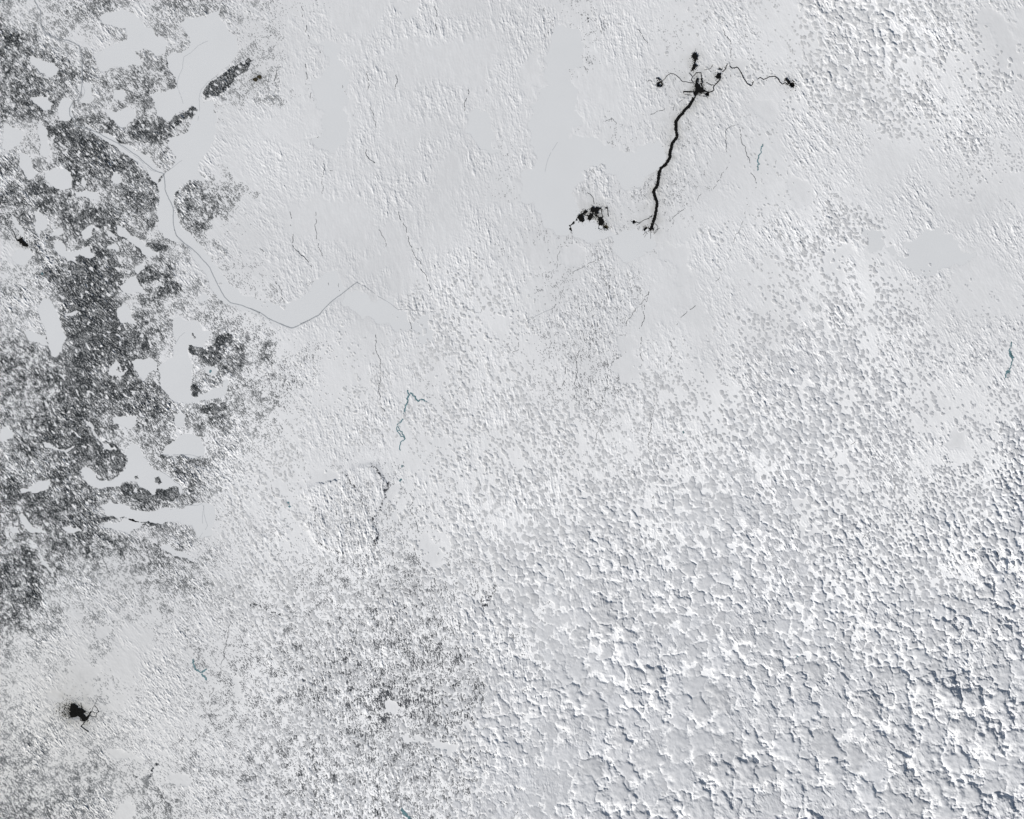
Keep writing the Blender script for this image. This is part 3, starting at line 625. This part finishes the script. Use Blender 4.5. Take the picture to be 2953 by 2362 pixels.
# shore banks: a small step up out of the ice, crisp on wooded shores
G += (.06 * (1 - soft_lake)).astype(np.float32)
for c, r, _, _ in PITS:
    d = np.hypot(X - c[0], Y - c[1])
    G = np.where(d < r * .93, -2.6, G)
def gz(x, y):
    i = int(round((x + MARG) / STEP)); j = int(round((y + MARG) / STEP))
    i = min(max(i, 1), NX - 2); j = min(max(j, 1), NY - 2)
    return float(G[j - 1:j + 2, i - 1:i + 2].max())

# snow colour: dust downwind of the mines, fresh frost under the cloud fields
cl_d = (digits(CLOUDS, 100.0) / 9.0)[jy, jx]
cs_d = digits(CSIZE, 100.0)[jy, jx]
strong = sstep(1900, 3700, MX * .75 + MY)
fresh = np.clip(blur(cl_d, 20) * 1.25, 0, 1) * (1 - .8 * blur(LAKE, 9)) * (.50 + .50 * np.maximum(strong, sstep(.5, .9, cl_d) * .8))
dust = np.clip(blur(BLACK, 28) * 1.3 + blur(BLACK, 10) * .7 + blur(BLACK, 70) * .7 + .16 * lone2 + .28 * lone, 0, .75)
dust *= (1 + .25 * iso(30, 71))
tone = 1 + .016 * std(mid + big) + .024 * fractal(60, 1200, 72, 1.9)
tint = np.empty(SHAPE + (3,), np.float32)
base = np.array([.612, .624, .636], np.float32); frost = np.array([.86, .870, .878], np.float32)
fr_ = (fresh ** .8)[..., None]
tint[:] = (base * (1 - fr_) + frost * fr_) * tone[..., None]
tint *= (1 - np.clip(dust, 0, .7)[..., None] * np.array([.55, .56, .60], np.float32))
tint *= 1 + (sstep(900, 0, X) * sstep(1500, 2200, Y))[..., None] * np.array([-.005, -.015, -.045], np.float32)
woods_tone = np.clip(blur(fd, 18), 0, 1)[..., None]
tint *= 1 + woods_tone * .06
tint = np.clip(tint, .02, .93)

ground = grid_obj('snowy_ground', G, np.ones((NY - 1, NX - 1), bool), M['snow'], tint=tint)
tag(ground, kind='structure')
# the tundra beyond the surveyed sheet, out to the horizon
bx0, bx1, by0, by1 = WX[0], WX[-1], WY[-1], WY[0]
E = 6000.0
Vv = [(-E, -E, -1.2), (E, -E, -1.2), (E, E, -1.2), (-E, E, -1.2), (bx0 + 3, by0 + 3, -.12), (bx1 - 3, by0 + 3, -.12), (bx1 - 3, by1 - 3, -.12), (bx0 + 3, by1 - 3, -.12)]
Ff = [0, 1, 5, 4, 1, 2, 6, 5, 2, 3, 7, 6, 3, 0, 4, 7]
apron = link_mesh('distant_tundra', np.array(Vv), Ff, 4, M['ice']); tag(apron, kind='structure')

for q, kind_ in lake_outlines:
    pts = [Vector((*wpt(x, y), 0)) for x, y in q]
    tris = tessellate_polygon([pts])
    zz = -.02 if kind_ == 'wooded' else -.022
    V = np.array([(p.x, p.y, zz) for p in pts])
    F = []
    for t in tris:
        a, b, c = t
        ar = (pts[b].x - pts[a].x) * (pts[c].y - pts[a].y) - (pts[c].x - pts[a].x) * (pts[b].y - pts[a].y)
        F += [a, b, c] if ar > 0 else [a, c, b]
    o = link_mesh('frozen_lake', V, F, 3, M['ice']); tag(o, kind='structure')

# ---------------- woods
rnd = RNG.random(SHAPE).astype(np.float32)
canopy = np.where(trees, G + .10 + .16 * rnd, G - .03).astype(np.float32)
def soft_tone(margin, k, lite, deep):
    s_ = np.clip(margin * k, 0, 1) ** .8
    s_ = np.clip(s_ + .10 * (rnd - .5), 0, 1)[..., None]
    return np.array(lite, np.float32) * (1 - s_) + np.array(deep, np.float32) * s_
ftint = soft_tone(tmargin + .10 * np.clip(fd * 1.5 - .5, 0, 1), 1.9, (.34, .352, .360), (.030, .034, .037))
woods = grid_obj('spruce_forest', canopy, anyq(trees), M['forest'], tint=ftint, smooth=False)
tag(woods, 'dark spruce woods streaked with snow between white frozen lakes on the left', 'forest', kind='stuff')
rk = np.where(rocks, G + .08 + .14 * rnd, G - .03).astype(np.float32)
rtint = soft_tone(rmargin, 4.5, (.36, .37, .38), (.022, .026, .034))
rocky = grid_obj('scrub_and_rock', rk, anyq(rocks & ~trees), M['rock'], tint=rtint, smooth=False)
tag(rocky, 'dark scrub and bare rock specks poking through snow, thickest at the bottom centre', 'scrub', kind='stuff')
soot = cover(np.clip(blur(BY, 4) * .6 + blur(BY, 10) * .30 + blur(BLACK, 3) * .25 + .42 * lone, 0, .8), speck) & (blur(BLACK, 8) + lone > .02) & ~trees
sz = np.where(soot, G + .05 + .05 * rnd, G - .03).astype(np.float32)
so = grid_obj('soot_specks', sz, anyq(soot), M['black2'], smooth=False)
tag(so, 'fine black dust specks spread around the mine yards and haul roads', 'dust', kind='stuff')

# ------------------------------------------------------------------ ribbons
def ribbon(name, pts, wd, material, seed, lift=.04, jit=.25, gaps=0.0, par=None, wob=.06):
    p = rough(pts, wob, 3.0, False, seed)
    rr = random.Random(seed)
    V = []; F = []; n = len(p); run = False
    wcur = wd
    L = []
    for i, (x, y) in enumerate(p):
        a = p[max(i - 1, 0)]; b = p[min(i + 1, n - 1)]
        tx, ty = b[0] - a[0], b[1] - a[1]; l = math.hypot(tx, ty) or 1
        nx, ny = -ty / l, tx / l
        e0 = wd / 2 * (1 + rr.uniform(-jit, jit)); e1 = wd / 2 * (1 + rr.uniform(-jit, jit))
        z = gz(x, y) + lift
        A = wpt(x + nx * e0, y + ny * e0); Bp = wpt(x - nx * e1, y - ny * e1)
        V += [(A[0], A[1], max(z, gz(x + nx * e0, y + ny * e0) + lift * .5)), (Bp[0], Bp[1], max(z, gz(x - nx * e1, y - ny * e1) + lift * .5))]
        L.append(rr.random() >= gaps)
    keep = True
    for i in range(n - 1):
        if gaps and rr.random() < .35: keep = rr.random() >= gaps
        if keep: F += [2 * i, 2 * i + 1, 2 * i + 3, 2 * i + 2]
    if not F: F = [0, 1, 3, 2]
    return link_mesh(name, np.array(V), F, 4, material, parent=par)

for k, p in enumerate(ICEROADS):
    tag(ribbon('ice_road', p, 2.7, M['iceroad'], 900 + k, jit=.15, wob=.03), kind='structure')
for k, p in enumerate(TRACKS):
    tag(ribbon('snow_track', p, 1.1, M['track'], 930 + k, jit=.2, gaps=.1, wob=.04), kind='structure')
for k, p in enumerate(STREAMS):
    tag(ribbon('stream', p, R.uniform(.8, 1.5), M['stream'], 1000 + k, jit=.55, gaps=.28, wob=.16), kind='structure')
for k, (wd, p) in enumerate(RIVERS):
    tag(ribbon('river', p, wd * 1.45, M['teal'], 1200 + k, jit=.45, wob=.25, lift=.05), kind='structure')
for k, (wd, p) in enumerate(HAUL):
    tag(ribbon('haul_road' if wd > 2.1 else 'mine_road', p, wd, M['black'] if wd > 1.5 else M['black2'], 1300 + k, jit=.22 if wd > 5 else .1, wob=.05, lift=.09), kind='structure')
for k, (wd, p) in enumerate(RUNWAYS):
    tag(ribbon('runway', p, wd, M['black'], 1400 + k, jit=.08, wob=.01, lift=.11), kind='structure')

# ------------------------------------------------------------------ yards, piles, pits
def extrude(name, pts, z0, z1, inset, material, parent=None):
    """low heap: outline at z0, inset outline at z1, flat top"""
    n = len(pts); cx = sum(p[0] for p in pts) / n; cy = sum(p[1] for p in pts) / n
    out = [(*wpt(x, y), z0) for x, y in pts]
    top = []
    for i, (x, y) in enumerate(pts):
        a = pts[i - 1]; b = pts[(i + 1) % n]
        tx, ty = b[0] - a[0], b[1] - a[1]; l = math.hypot(tx, ty) or 1
        nx, ny = -ty / l, tx / l
        area = sum(pts[k - 1][0] * pts[k][1] - pts[k][0] * pts[k - 1][1] for k in range(n)) if i == 0 else area
        s = 1 if area > 0 else -1
        top.append((*wpt(x + s * nx * inset, y + s * ny * inset), z1 + R.uniform(-.03, .03)))
    V = out + top; F = []
    s2 = -1 if area > 0 else 1
    for i in range(n):
        j = (i + 1) % n
        q = (i, j, n + j, n + i) if s2 > 0 else (j, i, n + i, n + j)
        F.append(q)
    tv = [Vector((p[0], p[1], 0)) for p in top]
    for t in tessellate_polygon([tv]):
        a, b, c = t
        ar = (tv[b].x - tv[a].x) * (tv[c].y - tv[a].y) - (tv[c].x - tv[a].x) * (tv[b].y - tv[a].y)
        F.append((n + a, n + b, n + c) if ar > 0 else (n + a, n + c, n + b))
    me = bpy.data.meshes.new(name); me.from_pydata(V, [], F); me.update()
    me.materials.append(material)
    o = bpy.data.objects.new(name, me); COL.objects.link(o)
    if parent: o.parent = parent
    return o

CATS = {'waste_rock_pile': 'rock pile', 'mine_yard': 'mine yard', 'hamlet': 'hamlet', 'fuel_store': 'storage pad', 'apron': 'airstrip apron', 'storage_pad': 'storage pad'}
for k, (p, nm, lb) in enumerate(YARDS):
    q = rough(p, .22, 2.2, True, 1500 + k)
    zt = max(gz(x, y) for x, y in q)
    hgt = .5 if nm == 'waste_rock_pile' else .16
    o = extrude(nm, q, zt - .5, zt + hgt, .5, M['brown'] if nm == 'hamlet' else M['black'])
    tag(o, lb, CATS[nm])

def ring_mesh(name, c, prof, material, parent, seed, n=40, lump=.05):
    rr = random.Random(seed)
    ph = [rr.uniform(0, 6.28) for _ in range(4)]
    V = []; F = []
    for (r, z) in prof:
        for i in range(n):
            a = 2 * math.pi * i / n
            k = 1 + lump * sum(math.sin((m + 2) * a + ph[m]) / (m + 1) for m in range(4))
            x, y = wpt(c[0] + r * k * math.cos(a), c[1] - r * k * math.sin(a))
            V.append((x, y, z))
    for j in range(len(prof) - 1):
        for i in range(n):
            F.append((j * n + i, j * n + (i + 1) % n, (j + 1) * n + (i + 1) % n, (j + 1) * n + i))
    me = bpy.data.meshes.new(name); me.from_pydata(V, [], F + ([] if prof[-1][0] > .5 else [])); me.update()
    me.materials.append(material)
    o = bpy.data.objects.new(name, me); COL.objects.link(o); o.parent = parent
    return o

for k, (c, r, lb, mk) in enumerate(PITS):
    e = bpy.data.objects.new('open_pit', None); COL.objects.link(e)
    tag(e, lb, 'pit')
    mm = M['brown'] if mk == 'brown' else M['black']
    prof = []
    steps = 5
    zt = .12
    prof.append((r * 1.04, -.1)); prof.append((r * 1.02, zt))
    for s in range(steps):
        rr_ = r * (1 - .13 * s)
        prof.append((rr_, zt - .28 * s)); prof.append((rr_ * .97, zt - .28 * (s + 1)))
    ring_mesh('pit_wall', c, prof, mm, e, k)
    rl = prof[-1][0]; zl = prof[-1][1]
    ring_mesh('pit_floor', c, [(rl + .2, zl - .02), (rl * .55, zl - .03), (.01, zl - .03)], M['tailing'] if mk == 'tail' else (M['brown'] if mk == 'brown' else M['black2']), e, k)
    if mk == 'tail' or mk == 'brown' or k == 4:
        ring_mesh('dike', c, [(r * 1.30, -.1), (r * 1.27, .12), (r * 1.22, .12), (r * 1.19, -.1)], M['black2'], e, k)

# ------------------------------------------------------------------ clouds: low cumulus, one dome each
CH = np.full(SHAPE, -1.0, np.float32)
CID = np.full(SHAPE, -1, np.int32); HR = np.zeros(SHAPE, np.float32)
wx1 = iso(8, 81) * .9 + iso(20, 82) * 2.0; wy1 = iso(8, 83) * .9 + iso(20, 84) * 2.0
wx2 = iso(40, 91) * 7; wy2 = iso(40, 92) * 7
fuzz = iso(4.5, 85) * .6 + iso(11, 86) * .6
lumps = iso(22, 93)
street = streak(60, 15, 110, 87) + .6 * streak(52, 34, 150, 88) + .7 * fractal(30, 300, 89, 1.5)
street = std(street + .55 * fractal(90, 600, 96, 1.5))
rr = np.random.default_rng(99)
lake_b = blur(LAKE, 4)
puffs = []
occ = np.zeros((int(PH / 3) + 80, int(PW / 3) + 80), bool)
cand = 420000
cxs = rr.uniform(-40, PW + 40, cand); cys = rr.uniform(-40, PH + 40, cand); u1 = rr.random(cand); u2 = rr.random(cand); u3 = rr.random(cand)
ii_ = np.clip(((cxs + MARG) / STEP).astype(int), 0, NX - 1); jj_ = np.clip(((cys + MARG) / STEP).astype(int), 0, NY - 1)
cd = cl_d[jj_, ii_]; cs = cs_d[jj_, ii_]; st = street[jj_, ii_]; lk = lake_b[jj_, ii_]
rmax = 2.2 + (cs / 2.0) ** 2.25 * 1.25
rad = 2.2 + (rmax * (1 + .25 * st) - 2.2) * u2 ** np.where(cs > 6, 1.0, 1.5) * 1.25
rad = np.clip(rad, 2.1, 52)
prob = np.clip(cd * 1.15 + .42 * st * np.clip(cd * 3, 0, 1) - .16, 0, 1) * (1 - .9 * lk) * (1 - .95 * np.clip(1.6 * rimb[jj_, ii_], 0, 1)) * np.clip(rad / rmax, .12, 1)
take = (u1 < prob) & (cd > .05)
idx = np.nonzero(take)[0]
idx = idx[np.argsort(-rad[idx])]
for t in idx:
    r = rad[t]; x = cxs[t]; y = cys[t]
    oi = int(x / 3) + 30; oj = int(y / 3) + 30
    k = int(r * .52 / 3)
    if oi - k < 0 or oj - k < 0: continue
    if occ[oj - k:oj + k + 1, oi - k:oi + k + 1].any(): continue
    k2 = int(r * (.92 + .9 * (1 - min(1, prob[t] * 1.35))) / 3 * (.9 if r < 12 else .80))
    occ[max(0, oj - k2):oj + k2 + 1, max(0, oi - k2):oi + k2 + 1] = True
    puffs.append((x, y, r, cd[t], u3[t]))
# thin veils up north, deeper cumulus to the south east
strength = .34 + .42 * sstep(2150, 2900, MX) * sstep(950, 1500, MY) + .22 * sstep(1300, 2200, MY) * sstep(1200, 2100, MX) + .10 * sstep(2250, 2500, MX) * sstep(500, 250, MY)
strength *= np.clip(1 + .28 * fractal(60, 500, 95, 1.6), .45, 1.6)
for k, (x, y, r, dd, uu) in enumerate(puffs):
    R2 = r * 1.5
    i0, i1, j0, j1 = bbox_ix(x - R2, x + R2, y - R2, y + R2)
    if i1 <= i0 + 1 or j1 <= j0 + 1: continue
    s = (slice(j0, j1), slice(i0, i1))
    f = min(1.4, .15 + r / 16); f2 = min(1, r / 40)
    dx = (MX[s] - x + wx1[s] * f + wx2[s] * f2) / r; dy = (MY[s] - y + wy1[s] * f + wy2[s] * f2) / r
    t_ = math.radians(60 + 50 * (uu - .5)); el = .96 + .28 * ((uu * 7) % 1)
    a = (dx * math.cos(t_) + dy * math.sin(t_)) / el; b = (-dx * math.sin(t_) + dy * math.cos(t_)) * (1 + .15 * uu)
    d2 = a * a + b * b
    lean = np.clip(1 + .30 * (dx * .7 - dy * .7), .4, 1.5)
    pr = np.clip(1 - d2, 0, 1)
    pf = np.clip(1 - d2 ** (1.0 if r < 10 else min(1.6, 1 + (r - 10) / 25)), 0, 1) ** (.74 if r < 9 else min(1.15, .74 + (r - 9) / 40))
    h = np.where(d2 < 1, pf * lean, -np.clip(d2 - 1, 0, 1) * .3)
    sg = float(strength[(j0 + j1) // 2 if (j0 + j1) // 2 < NY else NY - 1, min((i0 + i1) // 2, NX - 1)])
    hs = (.06 + .29 * r / U * (1 if r < 14 else (14 / r) ** .45)) * sg * (.75 + .5 * uu)
    h = h * hs * (1 + .03 * lumps[s]) - .02
    better = h > CH[s]
    CH[s] = np.where(better, h, CH[s]); HR[s] = np.where(better, (h + .02) / hs, HR[s]); CID[s] = np.where(better & (h > -.03), k, CID[s])
CH = CH - 1.5 * np.clip(rimb - .15, 0, 1) - 3.0 * blur(np.clip(rmargin - .06, 0, 1), 1.5)
CH = np.where(CH > .02, np.maximum(CH + .012 * fuzz * strength + .008 * lumps + .022 * fine * strength, .005), CH)
shade_map = digits(CLOUDS, 100.0)
CHp = CH > 0
CZ = np.where(CH > 0, np.maximum(G, 0) + CH + .02, G - .05).astype(np.float32)
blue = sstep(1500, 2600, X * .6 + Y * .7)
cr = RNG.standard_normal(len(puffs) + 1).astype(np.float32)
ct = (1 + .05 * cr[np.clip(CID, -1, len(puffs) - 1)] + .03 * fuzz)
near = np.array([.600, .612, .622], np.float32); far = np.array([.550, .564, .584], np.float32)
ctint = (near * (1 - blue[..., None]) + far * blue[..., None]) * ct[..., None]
edge = (sstep(.05, .62 , HR + .08 * fuzz))[..., None]        # cloud colour goes from white at the low rims to grey on top
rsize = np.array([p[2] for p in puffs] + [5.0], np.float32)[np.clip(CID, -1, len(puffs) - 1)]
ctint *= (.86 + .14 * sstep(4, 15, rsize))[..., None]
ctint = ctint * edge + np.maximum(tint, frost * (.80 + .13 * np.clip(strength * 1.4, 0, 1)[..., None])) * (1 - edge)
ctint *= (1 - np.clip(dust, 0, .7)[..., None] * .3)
# the 300 largest clouds are things of their own, the rest one field
radii = np.array([p[2] for p in puffs]); inside = np.array([(0 < p[0] < PW and 0 < p[1] < PH) for p in puffs])
vis = np.bincount(CID[CHp & (CID >= 0)], minlength=len(puffs)) * inside
top = set(np.argsort(-vis)[:300].tolist())
lut = np.zeros(len(puffs) + 1, bool)
for t in top: lut[t] = True
own = CID[:-1, :-1]
q_any = anyq(CHp)
ownq = np.where(CHp[:-1, :-1], CID[:-1, :-1], np.where(CHp[1:, 1:], CID[1:, 1:], np.where(CHp[1:, :-1], CID[1:, :-1], CID[:-1, 1:])))
ownq = np.where(q_any, ownq, -1)
small = q_any & ~lut[np.clip(ownq, -1, len(puffs) - 1)]
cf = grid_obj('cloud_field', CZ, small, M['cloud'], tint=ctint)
tag(cf, 'countless small grey cloud puffs in rows over the snow', 'clouds', kind='stuff')
for t in sorted(top, key=lambda t: -vis[t]):
    x, y, r, dd, uu = puffs[t]
    R3 = r * 1.6 + 8
    i0, i1, j0, j1 = bbox_ix(x - R3, x + R3, y - R3, y + R3)
    sub = ownq[j0:j1 - 1, i0:i1 - 1] == t
    if not sub.any(): continue
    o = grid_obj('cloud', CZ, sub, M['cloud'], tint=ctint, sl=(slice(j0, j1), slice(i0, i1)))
    tag(o, 'broad grey cloud dome with dark upper right edge, among the largest of the field', 'cloud', 'largest cloud domes over the snow')
print('puffs', len(puffs), 'slope', sl_rms)
